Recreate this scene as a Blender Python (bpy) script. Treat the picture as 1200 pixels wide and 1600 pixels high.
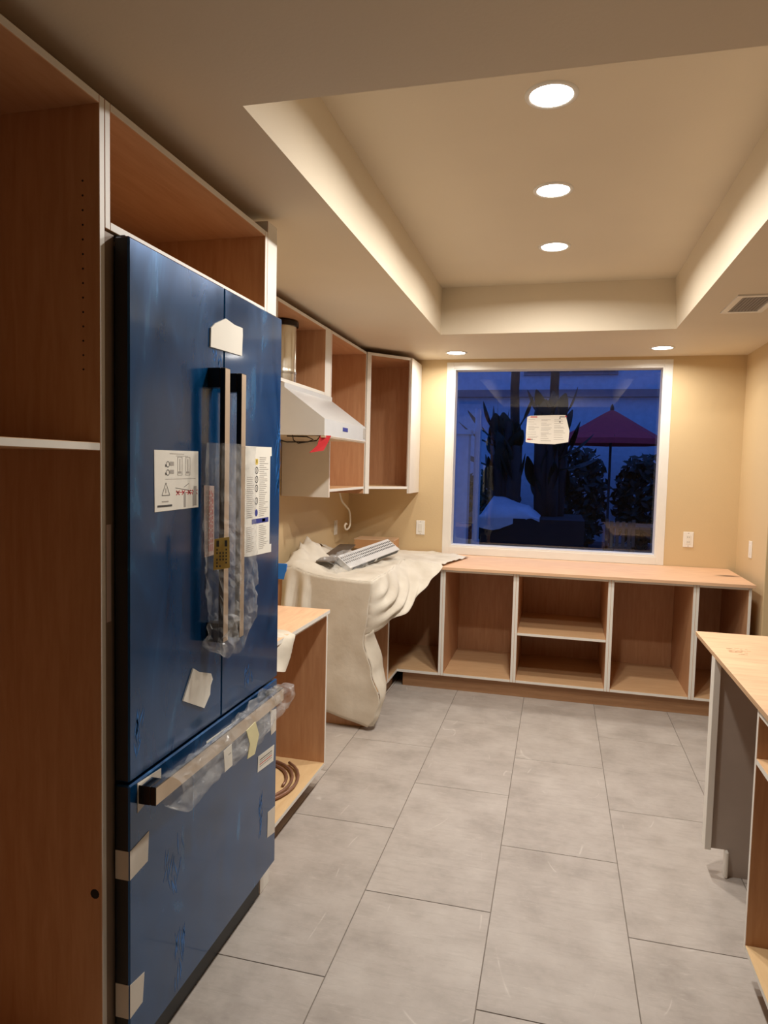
import bpy, bmesh, math, random
from math import sin, cos, pi, exp
from mathutils import Vector, Matrix, noise

for _o in list(bpy.data.objects):
    bpy.data.objects.remove(_o)
S = bpy.context.scene
COL = S.collection
random.seed(7)

# ------------------------------------------------------------------ camera
YAW, PITCH, ROLL, FPX, EYE = -.2475, -.0654, .0235, 1072.75, 1.589
cd = bpy.data.cameras.new('camera')
cam = bpy.data.objects.new('camera', cd)
COL.objects.link(cam)
fw = Vector((sin(YAW) * cos(PITCH), cos(YAW) * cos(PITCH), sin(PITCH)))
rt = Vector((cos(YAW), -sin(YAW), 0))
up = rt.cross(fw)
r2 = cos(ROLL) * rt + sin(ROLL) * up
u2 = -sin(ROLL) * rt + cos(ROLL) * up
cam.matrix_world = Matrix(((r2.x, u2.x, -fw.x, 0), (r2.y, u2.y, -fw.y, 0), (r2.z, u2.z, -fw.z, EYE), (0, 0, 0, 1)))
cd.sensor_fit = 'VERTICAL'
cd.sensor_height = 36
cd.lens = FPX / 1600 * 36
cd.clip_start = .02
S.camera = cam

# ------------------------------------------------------------------ world: blue dusk
W = bpy.data.worlds.new('dusk')
S.world = W
W.use_nodes = True
bg = W.node_tree.nodes['Background']
bg.inputs[0].default_value = (.045, .13, .52, 1)
bg.inputs[1].default_value = 1.0

# ------------------------------------------------------------------ exposure
S.view_settings.view_transform = 'Standard'
S.view_settings.look = 'None'
S.view_settings.gamma = 1
S.view_settings.use_curve_mapping = False
S.view_settings.exposure = 0.5
LIGHT_COLOR = (1.0, .955, .895)
TRAY_W, SOFFIT_W = 14.5, 5.5

# ------------------------------------------------------------------ colours and materials
def srgb(r, g, b):
    f = lambda c: c / 12.92 if c <= .04045 else ((c + .055) / 1.055) ** 2.4
    return (f(r / 255), f(g / 255), f(b / 255), 1)

M = {}
def new_mat(name):
    m = bpy.data.materials.new(name)
    m.use_nodes = True
    nt = m.node_tree
    b = nt.nodes['Principled BSDF']
    M[name] = m
    return m, nt, b

def N(nt, kind, **kw):
    n = nt.nodes.new(kind)
    for k, v in kw.items():
        if k in n.inputs:
            n.inputs[k].default_value = v
        else:
            setattr(n, k, v)
    return n

def coords(nt, scale=(1, 1, 1), rnd=True):
    tc = N(nt, 'ShaderNodeTexCoord')
    mp = N(nt, 'ShaderNodeMapping')
    mp.inputs['Scale'].default_value = scale
    if rnd:
        oi = N(nt, 'ShaderNodeObjectInfo')
        mu = N(nt, 'ShaderNodeVectorMath', operation='SCALE')
        mu.inputs[0].default_value = (17.3, 9.1, 23.7)
        nt.links.new(oi.outputs['Random'], mu.inputs['Scale'])
        ad = N(nt, 'ShaderNodeVectorMath', operation='ADD')
        nt.links.new(tc.outputs['Object'], ad.inputs[0])
        nt.links.new(mu.outputs[0], ad.inputs[1])
        nt.links.new(ad.outputs[0], mp.inputs[0])
    else:
        nt.links.new(tc.outputs['Object'], mp.inputs[0])
    return mp.outputs[0]

def ramp(nt, fac, stops):
    r = N(nt, 'ShaderNodeValToRGB')
    el = r.color_ramp.elements
    while len(el) < len(stops):
        el.new(.5)
    for e, (p, c) in zip(el, stops):
        e.position = p
        e.color = c
    nt.links.new(fac, r.inputs[0])
    return r.outputs[0]

def mixc(nt, fac, a, b, mode='MIX'):
    m = N(nt, 'ShaderNodeMix', data_type='RGBA', blend_type=mode)
    for i, v in ((0, fac), (6, a), (7, b)):
        if hasattr(v, 'links') or hasattr(v, 'is_linked'):
            nt.links.new(v, m.inputs[i])
        else:
            m.inputs[i].default_value = v
    return m.outputs[2]

def bump(nt, b, h, strength=.2, dist=.002):
    n = N(nt, 'ShaderNodeBump')
    n.inputs['Strength'].default_value = strength
    n.inputs['Distance'].default_value = dist
    nt.links.new(h, n.inputs['Height'])
    nt.links.new(n.outputs[0], b.inputs['Normal'])

def plain(name, col, rough=.5, metal=0, spec=None, vary=.06, coat=0):
    m, nt, b = new_mat(name)
    v = coords(nt)
    n = N(nt, 'ShaderNodeTexNoise')
    n.inputs['Scale'].default_value = 9
    n.inputs['Detail'].default_value = 4
    nt.links.new(v, n.inputs['Vector'])
    d = tuple(max(0, c * (1 - vary)) for c in col[:3]) + (1,)
    l = tuple(min(1, c * (1 + vary)) for c in col[:3]) + (1,)
    nt.links.new(ramp(nt, n.outputs[0], [(.3, d), (.7, l)]), b.inputs['Base Color'])
    b.inputs['Roughness'].default_value = rough
    b.inputs['Metallic'].default_value = metal
    b.inputs['Coat Weight'].default_value = coat
    if spec is not None:
        b.inputs['Specular IOR Level'].default_value = spec
    return m

def paint(name, col, scale=70, strength=.16):
    m, nt, b = new_mat(name)
    v = coords(nt, rnd=False)
    n = N(nt, 'ShaderNodeTexNoise')
    n.inputs['Scale'].default_value = scale
    n.inputs['Detail'].default_value = 3
    nt.links.new(v, n.inputs['Vector'])
    n2 = N(nt, 'ShaderNodeTexNoise')
    n2.inputs['Scale'].default_value = 1.7
    nt.links.new(v, n2.inputs['Vector'])
    d = tuple(c * .96 for c in col[:3]) + (1,)
    nt.links.new(ramp(nt, n2.outputs[0], [(.35, d), (.65, col)]), b.inputs['Base Color'])
    b.inputs['Roughness'].default_value = .62
    b.inputs['Specular IOR Level'].default_value = .3
    bump(nt, b, n.outputs[0], strength, .004)

def wood(name, c0, c1, scale, rough=.42, knot=0, contrast=(.3, .72)):
    m, nt, b = new_mat(name)
    v = coords(nt, scale)
    n = N(nt, 'ShaderNodeTexNoise')
    n.inputs['Scale'].default_value = 5
    n.inputs['Detail'].default_value = 7
    n.inputs['Roughness'].default_value = .62
    n.inputs['Distortion'].default_value = .5
    nt.links.new(v, n.inputs['Vector'])
    col = ramp(nt, n.outputs[0], [(contrast[0], c0), (contrast[1], c1)])
    if knot:
        v2 = coords(nt, tuple(max(1.2, s * .32) for s in scale))
        vo = N(nt, 'ShaderNodeTexVoronoi')
        vo.inputs['Scale'].default_value = knot
        nt.links.new(v2, vo.inputs['Vector'])
        kf = ramp(nt, vo.outputs['Distance'], [(.03, (1, 1, 1, 1)), (.10, (0, 0, 0, 1))])
        col = mixc(nt, kf, col, tuple(c * .28 for c in c0[:3]) + (1,))
    nt.links.new(col, b.inputs['Base Color'])
    b.inputs['Roughness'].default_value = rough
    bump(nt, b, n.outputs[0], .06, .001)

paint('wall_paint', srgb(216, 190, 146))
paint('ceiling_paint', srgb(232, 219, 195), 90, .1)
MA0, MA1 = srgb(196, 146, 106), srgb(212, 166, 126)
wood('maple_vertical', MA0, MA1, (9, 9, .9))
wood('maple_along_y', srgb(206, 164, 120), srgb(222, 184, 140), (9, .9, 9))
wood('maple_along_x', srgb(206, 164, 120), srgb(222, 184, 140), (.9, 9, 9))
wood('maple_top', MA0, MA1, (9, .9, 9))
wood('pale_panel', srgb(220, 184, 134), srgb(232, 200, 152), (7, .9, 7))
wood('plywood', srgb(222, 176, 138), srgb(240, 200, 160), (1.1, 7, 7), .55, .8)
wood('plywood_y', srgb(222, 176, 138), srgb(240, 200, 160), (7, 1.1, 7), .55, 1.1)
wood('plywood_edge', srgb(170, 130, 92), srgb(226, 190, 150), (1, 1, 90), .7)
wood('toe_board', srgb(160, 118, 82), srgb(178, 136, 98), (.8, 8, 8), .5)
plain('white_edge', srgb(236, 232, 222), .38, vary=.02)
plain('white_panel', srgb(228, 222, 210), .4, vary=.025)
plain('grey_panel', srgb(176, 162, 150), .45, vary=.04)
plain('filler_brown', srgb(150, 128, 108), .5)
plain('dark_grey', srgb(46, 44, 42), .4)
plain('black_rubber_and_shade', srgb(14, 14, 14), .45)
plain('dark_void', srgb(30, 26, 24), .7)
plain('bronze_dark', srgb(52, 44, 38), .32, .7)
plain('steel', srgb(212, 194, 170), .42, .6)
plain('chrome', srgb(215, 215, 212), .16, 1)
plain('duct_metal', srgb(214, 206, 190), .22, .9)
plain('hood_white', srgb(214, 214, 212), .3, .15, vary=.02)
plain('paper', srgb(232, 228, 216), .7, vary=.02)
plain('paper_pink', srgb(222, 196, 184), .7, vary=.03)
plain('ink', srgb(70, 68, 66), .8)
plain('ink_light', srgb(168, 162, 154), .8)
plain('ink_red', srgb(196, 52, 58), .8)
plain('ink_blue', srgb(44, 52, 130), .7)
plain('ink_yellow', srgb(226, 196, 96), .7)
plain('tape', srgb(214, 206, 192), .4, vary=.04)
plain('yellow_label', srgb(206, 178, 96), .5, vary=.12)
plain('pale_yellow_foam', srgb(232, 224, 176), .6)
plain('white_plastic', srgb(240, 236, 226), .35, vary=.015)
plain('cable_white', srgb(232, 222, 200), .45)
plain('hose', srgb(150, 112, 92), .3, .35)
plain('red_tag', srgb(206, 52, 58), .5)
plain('blue_tape', srgb(30, 120, 214), .5)
plain('cardboard', srgb(196, 146, 98), .75)
plain('cardboard_light', srgb(222, 188, 150), .7)
plain('grey_metal', srgb(120, 112, 104), .36, .6)
plain('vent_grey', srgb(168, 160, 150), .5)
plain('stucco', srgb(196, 198, 200), .85, vary=.08)
plain('stucco_dark', srgb(120, 122, 126), .85, vary=.08)
plain('out_glass', srgb(40, 46, 60), .12, spec=.6)
plain('leaf', srgb(30, 44, 26), .45, vary=.25)
plain('bark', srgb(52, 42, 34), .85, vary=.2)
plain('umbrella_red', srgb(212, 58, 66), .8, vary=.06)
plain('tarp', srgb(176, 182, 190), .55, vary=.08)
plain('soil', srgb(36, 32, 30), .95, vary=.2)
plain('patio_stone', srgb(84, 82, 84), .85, vary=.15)
plain('teak', srgb(126, 92, 62), .6, vary=.15)

# fridge film: blue protective plastic with pale scuffs
m, nt, b = new_mat('blue_film')
v = coords(nt, (2.2, 2.2, .8))
n = N(nt, 'ShaderNodeTexNoise'); n.inputs['Scale'].default_value = 3.2; n.inputs['Detail'].default_value = 6
n.inputs['Distortion'].default_value = 1.2
nt.links.new(v, n.inputs['Vector'])
base = ramp(nt, n.outputs[0], [(.35, srgb(6, 60, 104)), (.6, srgb(10, 72, 122)), (.80, srgb(48, 118, 170))])
nt.links.new(base, b.inputs['Base Color'])
b.inputs['Metallic'].default_value = .4
nt.links.new(ramp(nt, n.outputs[0], [(.3, (.16, .16, .16, 1)), (.75, (.3, .3, .3, 1))]), b.inputs['Roughness'])
b.inputs['Coat Weight'].default_value = .45
b.inputs['Coat Roughness'].default_value = .08
b.inputs['Specular IOR Level'].default_value = .3
bump(nt, b, n.outputs[0], .05, .003)
plain('glint_blue', srgb(24, 104, 176), .3, .2, vary=.3)  # brighter blue of the glints painted on the film's wrinkles

# canvas
m, nt, b = new_mat('canvas')
v = coords(nt, rnd=False)
n = N(nt, 'ShaderNodeTexNoise'); n.inputs['Scale'].default_value = 6; n.inputs['Detail'].default_value = 5
nt.links.new(v, n.inputs['Vector'])
nt.links.new(ramp(nt, n.outputs[0], [(.3, srgb(206, 196, 178)), (.7, srgb(224, 216, 200))]), b.inputs['Base Color'])
b.inputs['Roughness'].default_value = .9
b.inputs['Specular IOR Level'].default_value = .1
n = N(nt, 'ShaderNodeTexNoise'); n.inputs['Scale'].default_value = 26; n.inputs['Detail'].default_value = 4
nt.links.new(v, n.inputs['Vector'])
bump(nt, b, n.outputs[0], .25, .006)

# floor tile: warm grey stone, pale short veins
m, nt, b = new_mat('floor_tile')
v = coords(nt)
n = N(nt, 'ShaderNodeTexNoise'); n.inputs['Scale'].default_value = 4.5; n.inputs['Detail'].default_value = 8
n.inputs['Roughness'].default_value = .65
nt.links.new(v, n.inputs['Vector'])
col = ramp(nt, n.outputs[0], [(.28, srgb(160, 151, 142)), (.5, srgb(181, 172, 163)), (.72, srgb(194, 186, 177))])
v3 = coords(nt, (1, 5.5, 1))
n3 = N(nt, 'ShaderNodeTexNoise'); n3.inputs['Scale'].default_value = 7; n3.inputs['Detail'].default_value = 9; n3.inputs['Roughness'].default_value = .75
nt.links.new(v3, n3.inputs['Vector'])
col = mixc(nt, ramp(nt, n3.outputs[0], [(.5, (0, 0, 0, 1)), (.78, (.5, .5, .5, 1))]), col, srgb(148, 139, 129))
n4 = N(nt, 'ShaderNodeTexNoise'); n4.inputs['Scale'].default_value = 16; n4.inputs['Detail'].default_value = 6; n4.inputs['Roughness'].default_value = .7
nt.links.new(v3, n4.inputs['Vector'])
col = mixc(nt, ramp(nt, n4.outputs[0], [(.58, (0, 0, 0, 1)), (.74, (.5, .5, .5, 1))]), col, srgb(208, 200, 190))
wv = N(nt, 'ShaderNodeTexNoise'); wv.inputs['Scale'].default_value = 2.3; wv.inputs['Detail'].default_value = 1; wv.inputs['Distortion'].default_value = .15
vs = coords(nt, (1.5, .55, 1))
nt.links.new(vs, wv.inputs['Vector'])
vein = ramp(nt, wv.outputs[0], [(.495, (0, 0, 0, 1)), (.5, (1, 1, 1, 1)), (.505, (0, 0, 0, 1))])
gate = N(nt, 'ShaderNodeTexNoise'); gate.inputs['Scale'].default_value = 7.5
nt.links.new(v, gate.inputs['Vector'])
g = ramp(nt, gate.outputs[0], [(.57, (0, 0, 0, 1)), (.66, (.6, .6, .6, 1))])
vf = mixc(nt, 1.0, vein, g, 'MULTIPLY')
col = mixc(nt, vf, col, srgb(216, 209, 200))
nt.links.new(col, b.inputs['Base Color'])
b.inputs['Roughness'].default_value = .42
b.inputs['Specular IOR Level'].default_value = .35
bump(nt, b, n3.outputs[0], .08, .002)
plain('grout', srgb(128, 119, 110), .85)

# window glass: clear pane that mirrors a little of the room
m, nt, b = new_mat('window_glass')
nt.nodes.remove(b)
out = nt.nodes['Material Output']
tr = N(nt, 'ShaderNodeBsdfTransparent'); tr.inputs[0].default_value = (.86, .9, .97, 1)
gl = N(nt, 'ShaderNodeBsdfGlossy'); gl.inputs['Roughness'].default_value = 0.0
fr = N(nt, 'ShaderNodeFresnel'); fr.inputs[0].default_value = 1.75
mx = N(nt, 'ShaderNodeMixShader')
nt.links.new(fr.outputs[0], mx.inputs[0]); nt.links.new(tr.outputs[0], mx.inputs[1]); nt.links.new(gl.outputs[0], mx.inputs[2])
nt.links.new(mx.outputs[0], out.inputs[0])

# thin crinkled plastic bag
m, nt, b = new_mat('clear_plastic')
out = nt.nodes['Material Output']
b.inputs['Base Color'].default_value = srgb(226, 226, 224)
b.inputs['Roughness'].default_value = .16
v = coords(nt)
n = N(nt, 'ShaderNodeTexNoise'); n.inputs['Scale'].default_value = 15; n.inputs['Detail'].default_value = 3; n.inputs['Distortion'].default_value = .8
nt.links.new(v, n.inputs['Vector'])
bump(nt, b, n.outputs[0], .4, .01)
tr = N(nt, 'ShaderNodeBsdfTransparent')
mx = N(nt, 'ShaderNodeMixShader')
nt.links.new(ramp(nt, n.outputs[0], [(.35, (.08, .08, .08, 1)), (.7, (.32, .32, .32, 1))]), mx.inputs[0])
nt.links.new(tr.outputs[0], mx.inputs[1]); nt.links.new(b.outputs[0], mx.inputs[2])
nt.links.new(mx.outputs[0], out.inputs[0])

def emit(name, col, s):
    m, nt, b = new_mat(name)
    b.inputs['Base Color'].default_value = (.9, .9, .9, 1)
    b.inputs['Emission Color'].default_value = col
    b.inputs['Emission Strength'].default_value = s
emit('lamp_lens', (1.0, .96, .9, 1), 9)

# ------------------------------------------------------------------ object helpers
WL = {}
def link(o, loc, parent):
    COL.objects.link(o)
    loc = Vector(loc)
    WL[o] = loc
    if parent is not None:
        o.parent = parent
        o.location = loc - WL[parent]
    else:
        o.location = loc
    return o

def tag(o, label=None, cat=None, group=None, kind=None):
    if label: o['label'] = label
    if cat: o['category'] = cat
    if group: o['group'] = group
    if kind: o['kind'] = kind
    return o

def thing(name, loc, label, cat, group=None):
    return tag(link(bpy.data.objects.new(name, None), loc, None), label, cat, group)

def mesh(name, verts, faces, mats, parent=None, fm=None, smooth=False, origin=None):
    vs = [Vector(v) for v in verts]
    if origin is None:
        lo = [min(v[i] for v in vs) for i in range(3)]
        hi = [max(v[i] for v in vs) for i in range(3)]
        origin = Vector(((lo[0] + hi[0]) / 2, (lo[1] + hi[1]) / 2, lo[2]))
    origin = Vector(origin)
    me = bpy.data.meshes.new(name)
    me.from_pydata([tuple(v - origin) for v in vs], [], faces)
    if isinstance(mats, str): mats = [mats]
    for k in mats: me.materials.append(M[k])
    if fm:
        for p, i in zip(me.polygons, fm): p.material_index = i
    if smooth:
        for p in me.polygons: p.use_smooth = True
    me.update()
    return link(bpy.data.objects.new(name, me), origin, parent)

BF = [(0, 3, 2, 1), (4, 5, 6, 7), (0, 1, 5, 4), (2, 3, 7, 6), (1, 2, 6, 5), (3, 0, 4, 7)]   # z- z+ y- y+ x+ x-
FI = {'z-': 0, 'z+': 1, 'y-': 2, 'y+': 3, 'x+': 4, 'x-': 5}
def bverts(x0, x1, y0, y1, z0, z1):
    return [(x0, y0, z0), (x1, y0, z0), (x1, y1, z0), (x0, y1, z0), (x0, y0, z1), (x1, y0, z1), (x1, y1, z1), (x0, y1, z1)]

def box(name, x0, x1, y0, y1, z0, z1, mat, parent=None, faces=None, bevel=.0012):
    """box with an optional {side: material} and a small bevel"""
    mats = [mat]; fm = [0] * 6
    for k, mm in (faces or {}).items():
        if mm not in mats: mats.append(mm)
        fm[FI[k]] = mats.index(mm)
    o = mesh(name, bverts(x0, x1, y0, y1, z0, z1), BF, mats, parent, fm)
    if bevel:
        bm = bmesh.new(); bm.from_mesh(o.data)
        bmesh.ops.bevel(bm, geom=bm.edges[:], offset=min(bevel, .3 * min(x1 - x0, y1 - y0, z1 - z0)), segments=1, affect='EDGES', profile=.5)
        bm.to_mesh(o.data); bm.free()
    return o

class MB:
    def __init__(s): s.v = []; s.f = []; s.m = []
    def add(s, v, f, mi=0):
        k = len(s.v); s.v += [tuple(p) for p in v]; s.f += [tuple(i + k for i in q) for q in f]; s.m += [mi] * len(f); return s
    def box(s, *r, mi=0): return s.add(bverts(*r), BF, mi)
    def obox(s, c, ax, ay, az, mi=0):
        c, ax, ay, az = map(Vector, (c, ax, ay, az))
        return s.add([c + i * ax + j * ay + k * az for k in (-1, 1) for i, j in ((-1, -1), (1, -1), (1, 1), (-1, 1))], BF, mi)
    def tube(s, pts, r, n=10, mi=0, cap=True):
        pts = [Vector(p) for p in pts]
        rr = r if isinstance(r, (list, tuple)) else [r] * len(pts)
        t0 = (pts[1] - pts[0]).normalized()
        a = t0.orthogonal().normalized()
        V = []
        for i, p in enumerate(pts):
            t = (pts[min(i + 1, len(pts) - 1)] - pts[max(i - 1, 0)]).normalized()
            a = (a - t * a.dot(t)).normalized(); b_ = t.cross(a)
            V += [p + rr[i] * (cos(2 * pi * k / n) * a + sin(2 * pi * k / n) * b_) for k in range(n)]
        Fc = [(i * n + k, i * n + (k + 1) % n, (i + 1) * n + (k + 1) % n, (i + 1) * n + k) for i in range(len(pts) - 1) for k in range(n)]
        if cap: Fc += [tuple(range(n - 1, -1, -1)), tuple((len(pts) - 1) * n + k for k in range(n))]
        return s.add(V, Fc, mi)
    def grid(s, fn, nu, nv, mi=0):
        V = [fn(i / nu, j / nv) for j in range(nv + 1) for i in range(nu + 1)]
        return s.add(V, [(j * (nu + 1) + i, j * (nu + 1) + i + 1, (j + 1) * (nu + 1) + i + 1, (j + 1) * (nu + 1) + i) for j in range(nv) for i in range(nu)], mi)
    def poly(s, pts, th, mi=0):
        """flat polygon given thickness vector th"""
        th = Vector(th); n = len(pts); p = [Vector(q) for q in pts]
        return s.add(p + [q + th for q in p], [tuple(range(n - 1, -1, -1)), tuple(range(n, 2 * n))] + [(i, (i + 1) % n, n + (i + 1) % n, n + i) for i in range(n)], mi)
    def build(s, name, mats, parent=None, smooth=False, origin=None, fix=True):
        o = mesh(name, s.v, s.f, mats, parent, s.m, smooth, origin)
        if fix:
            bm = bmesh.new(); bm.from_mesh(o.data); bmesh.ops.recalc_face_normals(bm, faces=bm.faces[:]); bm.to_mesh(o.data); bm.free()
        return o

# ------------------------------------------------------------------ room numbers (metres)
XLW, YW, XRW, YRE, ZC, ZT = -1.705, 5.528, 1.2925, 4.79, 2.4616, 2.762
XFAR, YBACK = 4.2, -4.2
TXL, TXR, TYN, TYF = -.7836, .648, 1.596, 4.505
WIN = (-.9016, .7938, .895, 2.4377)        # casing outside
GLS = (-.8311, .7247, .9694, 2.378)        # glass opening

# ------------------------------------------------------------------ the shell
fl = tag(box('floor', XLW, XFAR, YBACK, YW, -.06, -.0025, 'grout', bevel=0), kind='structure')
xs = [-.645 + .469 * k for k in range(-3, 12)]
G = .0016
for i, xa in enumerate(xs[:-1]):
    off = 2.40 if (i - 3) % 2 == 0 else 2.86
    for k in range(-8, 5):
        ya = off + .919 * k
        a, b_, c, d = max(xa + G, XLW), min(xa + .469 - G, XFAR), max(ya + G, YBACK), min(ya + .919 - G, YW)
        if b_ - a < .01 or d - c < .01 or (a > XRW and c > YRE): continue
        if a > XRW - .2: d = min(d, YRE)
        if d - c < .01: continue
        box('floor_tile', a, b_, c, d, -.0025, .0, 'floor_tile', fl, bevel=.0008)

c = MB()
c.add([(XLW, YBACK, ZC), (XFAR, YBACK, ZC), (XFAR, YW, ZC), (XLW, YW, ZC), (TXL, TYN, ZC), (TXR + .01, TYN, ZC), (TXR + .005, TYF, ZC), (TXL, TYF, ZC),
       (TXL, TYN, ZT), (TXR - .014, TYN, ZT), (TXR - .014, TYF, ZT), (TXL, TYF, ZT)],
      [(0, 1, 5, 4), (1, 2, 6, 5), (2, 3, 7, 6), (3, 0, 4, 7), (4, 5, 9, 8), (5, 6, 10, 9), (6, 7, 11, 10), (7, 4, 8, 11), (8, 9, 10, 11)])
ceil = tag(c.build('ceiling', 'ceiling_paint', origin=(0, 1.5, ZC), fix=False), kind='structure')

tag(box('wall_left', XLW - .12, XLW, YBACK - .12, YW + .14, -.06, ZC + .4, 'wall_paint', bevel=0), kind='structure')
w = MB()
gx0, gx1, gz0, gz1 = WIN[0] + .012, WIN[1] - .012, WIN[2] + .012, WIN[3] - .012
for r in ((XLW, gx0, -.06, ZC + .4), (gx1, XRW, -.06, ZC + .4), (gx0, gx1, -.06, gz0), (gx0, gx1, gz1, ZC + .4)):
    w.box(r[0], r[1], YW, YW + .14, r[2], r[3])
tag(w.build('wall_window', 'wall_paint'), kind='structure')
tag(box('wall_right', XRW, XFAR, YRE, YW + .14, -.06, ZC + .4, 'wall_paint', bevel=.003), kind='structure')
tag(box('wall_far_right', XFAR, XFAR + .12, YBACK - .12, YRE, -.06, ZC + .4, 'wall_paint', bevel=0), kind='structure')
tag(box('wall_behind', XLW, XFAR, YBACK - .12, YBACK, -.06, ZC + .4, 'wall_paint', bevel=0), kind='structure')

# window: casing, sash and pane
wn = thing('window_1', (-.05, YW, WIN[2]), None, None); wn['kind'] = 'structure'; wn['label'] = 'large fixed picture window in a flat white casing above the plywood counter'
for nm, r in (('casing', (WIN[0], GLS[0] - .012, WIN[2], WIN[3])), ('casing', (GLS[1] + .012, WIN[1], WIN[2], WIN[3])),
              ('casing', (GLS[0] - .012, GLS[1] + .012, WIN[2], GLS[2] - .012)), ('casing', (GLS[0] - .012, GLS[1] + .012, GLS[3] + .012, WIN[3]))):
    box(nm, r[0], r[1], YW - .004, YW + .139, r[2], r[3], 'white_edge', wn, bevel=.002)
for r in ((GLS[0] - .012, GLS[0], GLS[2] - .012, GLS[3] + .012), (GLS[1], GLS[1] + .012, GLS[2] - .012, GLS[3] + .012),
          (GLS[0], GLS[1], GLS[2] - .012, GLS[2]), (GLS[0], GLS[1], GLS[3], GLS[3] + .012)):
    box('sash', r[0], r[1], YW + .001, YW + .138, r[2], r[3], 'white_edge', wn, bevel=.001)
mesh('pane', [(GLS[0] - .006, YW + .125, GLS[2] - .006), (GLS[1] + .006, YW + .125, GLS[2] - .006), (GLS[1] + .006, YW + .125, GLS[3] + .006), (GLS[0] - .006, YW + .125, GLS[3] + .006)], [(0, 1, 2, 3)], 'window_glass', wn)

# manufacturer's sheet stuck to the inside of the pane
st = thing('window_sticker', (-.095, YW + .12, 1.80), 'curled white paper label with red corners stuck on the window pane', 'sticker')
KW = (YW + .123) / YW      # same sight lines, on the recessed pane
P = [(-.262, 1.812), (-.247, 1.808), (-.16, 1.799), (-.04, 1.797), (.062, 1.815), (.067, 1.90), (.05, 1.965), (.035, 2.022), (-.03, 2.023), (-.235, 2.016), (-.256, 2.008), (-.262, 1.9)]
P = [(x * KW, 1.589 + (z - 1.589) * KW) for x, z in P]
MB().poly([(x, YW + .1235, z) for x, z in P], (0, -.0012, 0)).build('sheet', 'paper', st)
pr = MB()
random.seed(3)
def ink(x0, x1, z0, z1, mi): pr.box(x0 * KW, x1 * KW, YW + .1216, YW + .122, 1.589 + (z0 - 1.589) * KW, 1.589 + (z1 - 1.589) * KW, mi=mi)
ink(-.232, -.18, 2.003, 2.011, 2); ink(.032, .042, 2.006, 2.018, 2); ink(-.252, -.222, 1.828, 1.838, 2); ink(-.218, -.21, 1.829, 1.837, 0)
ink(-.01, .03, 2.006, 2.012, 0); ink(-.012, -.004, 1.994, 2.003, 0); ink(-.012, -.002, 1.966, 1.974, 0)
for col_ in range(3):
    x0 = -.246 + col_ * .098
    z = 1.985
    while z > 1.822:
        ink(x0, x0 + random.uniform(.04, .086), z, z + .0022, 1); z -= random.choice((.0085, .011, .017))
pr.build('print', ['ink', 'ink_light', 'ink_red'], st)

# ------------------------------------------------------------------ recessed lamps
def downlight(x, y, z, watt, label, r=.066, seg=28):
    t = thing('recessed_light', (x, y, z - .006), label, 'ceiling light', 'recessed ceiling lights')
    g = MB()
    ring = []
    for rr, zz in ((r, z - .002), (r + .004, z - .006), (r + .016, z - .004), (r + .017, z)):
        ring.append([(x + rr * cos(2 * pi * k / seg), y + rr * sin(2 * pi * k / seg), zz) for k in range(seg)])
    V = [p for q in ring for p in q]
    g.add(V, [(a * seg + k, a * seg + (k + 1) % seg, (a + 1) * seg + (k + 1) % seg, (a + 1) * seg + k) for a in range(3) for k in range(seg)])
    g.build('trim_ring', 'white_plastic', t, smooth=True)
    MB().poly([(x + r * cos(2 * pi * k / seg), y + r * sin(2 * pi * k / seg), z - .0035) for k in range(seg)], (0, 0, .002)).build('lens', 'lamp_lens', t)
    ld = bpy.data.lights.new('lamp_light', 'AREA')
    ld.shape = 'DISK'; ld.size = r * 1.9; ld.energy = watt; ld.color = LIGHT_COLOR
    ld.spread = math.radians(165)
    lo = bpy.data.objects.new('lamp_light', ld)
    link(lo, (x, y, z - .006), t)
for y, lb in ((2.28, 'round recessed light in raised tray ceiling, farthest of its row from the window'), (3.03, 'round recessed light in raised tray ceiling, middle of the row of three'),
              (3.776, 'round recessed light in raised tray ceiling, closest of its row to the window')):
    downlight(-.068, y, ZT, TRAY_W, lb)
downlight(-.783, 5.205, ZC, SOFFIT_W, 'round recessed light in the low ceiling above the corner wall cabinet side of the window')
downlight(.663, 5.152, ZC, SOFFIT_W, 'round recessed light in the low ceiling by the ceiling vent side of the window')

# ------------------------------------------------------------------ ceiling vent
t = thing('ceiling_vent', (.91, 3.89, ZC - .008), 'white framed rectangular air vent with grey louvres in the ceiling', 'vent')
x0, x1, y0, y1 = .808, 1.011, 3.70, 4.08
for r in ((x0, x1, y0, y0 + .03), (x0, x1, y1 - .03, y1), (x0, x0 + .03, y0 + .03, y1 - .03), (x1 - .03, x1, y0 + .03, y1 - .03)):
    box('frame', r[0], r[1], r[2], r[3], ZC - .008, ZC, 'white_plastic', t)
box('backing', x0 + .03, x1 - .03, y0 + .03, y1 - .03, ZC - .001, ZC, 'vent_grey', t, bevel=0)
for k in range(9):
    xx = x0 + .038 + k * .0155
    MB().obox((xx, (y0 + y1) / 2, ZC - .0035), (.005, 0, .002), (0, (y1 - y0) / 2 - .03, 0), (-.0003, 0, .0006)).build('slat', 'vent_grey', t)

# ------------------------------------------------------------------ cabinets
def R(face, plane, a0, a1, d0, d1):
    """run coordinate a and depth d (from the face inwards) to x and y ranges"""
    if face == 'x+': return plane - d1, plane - d0, a0, a1
    if face == 'x-': return plane + d0, plane + d1, a0, a1
    return a0, a1, plane + d0, plane + d1          # 'y-'

def panel(name, par, face, plane, a0, a1, d0, d1, z0, z1, mat, white=True, extra=None):
    f = {face: 'white_edge'} if white else {}
    f.update(extra or {})
    return box(name, *R(face, plane, a0, a1, d0, d1), z0, z1, mat, par, f)

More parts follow.
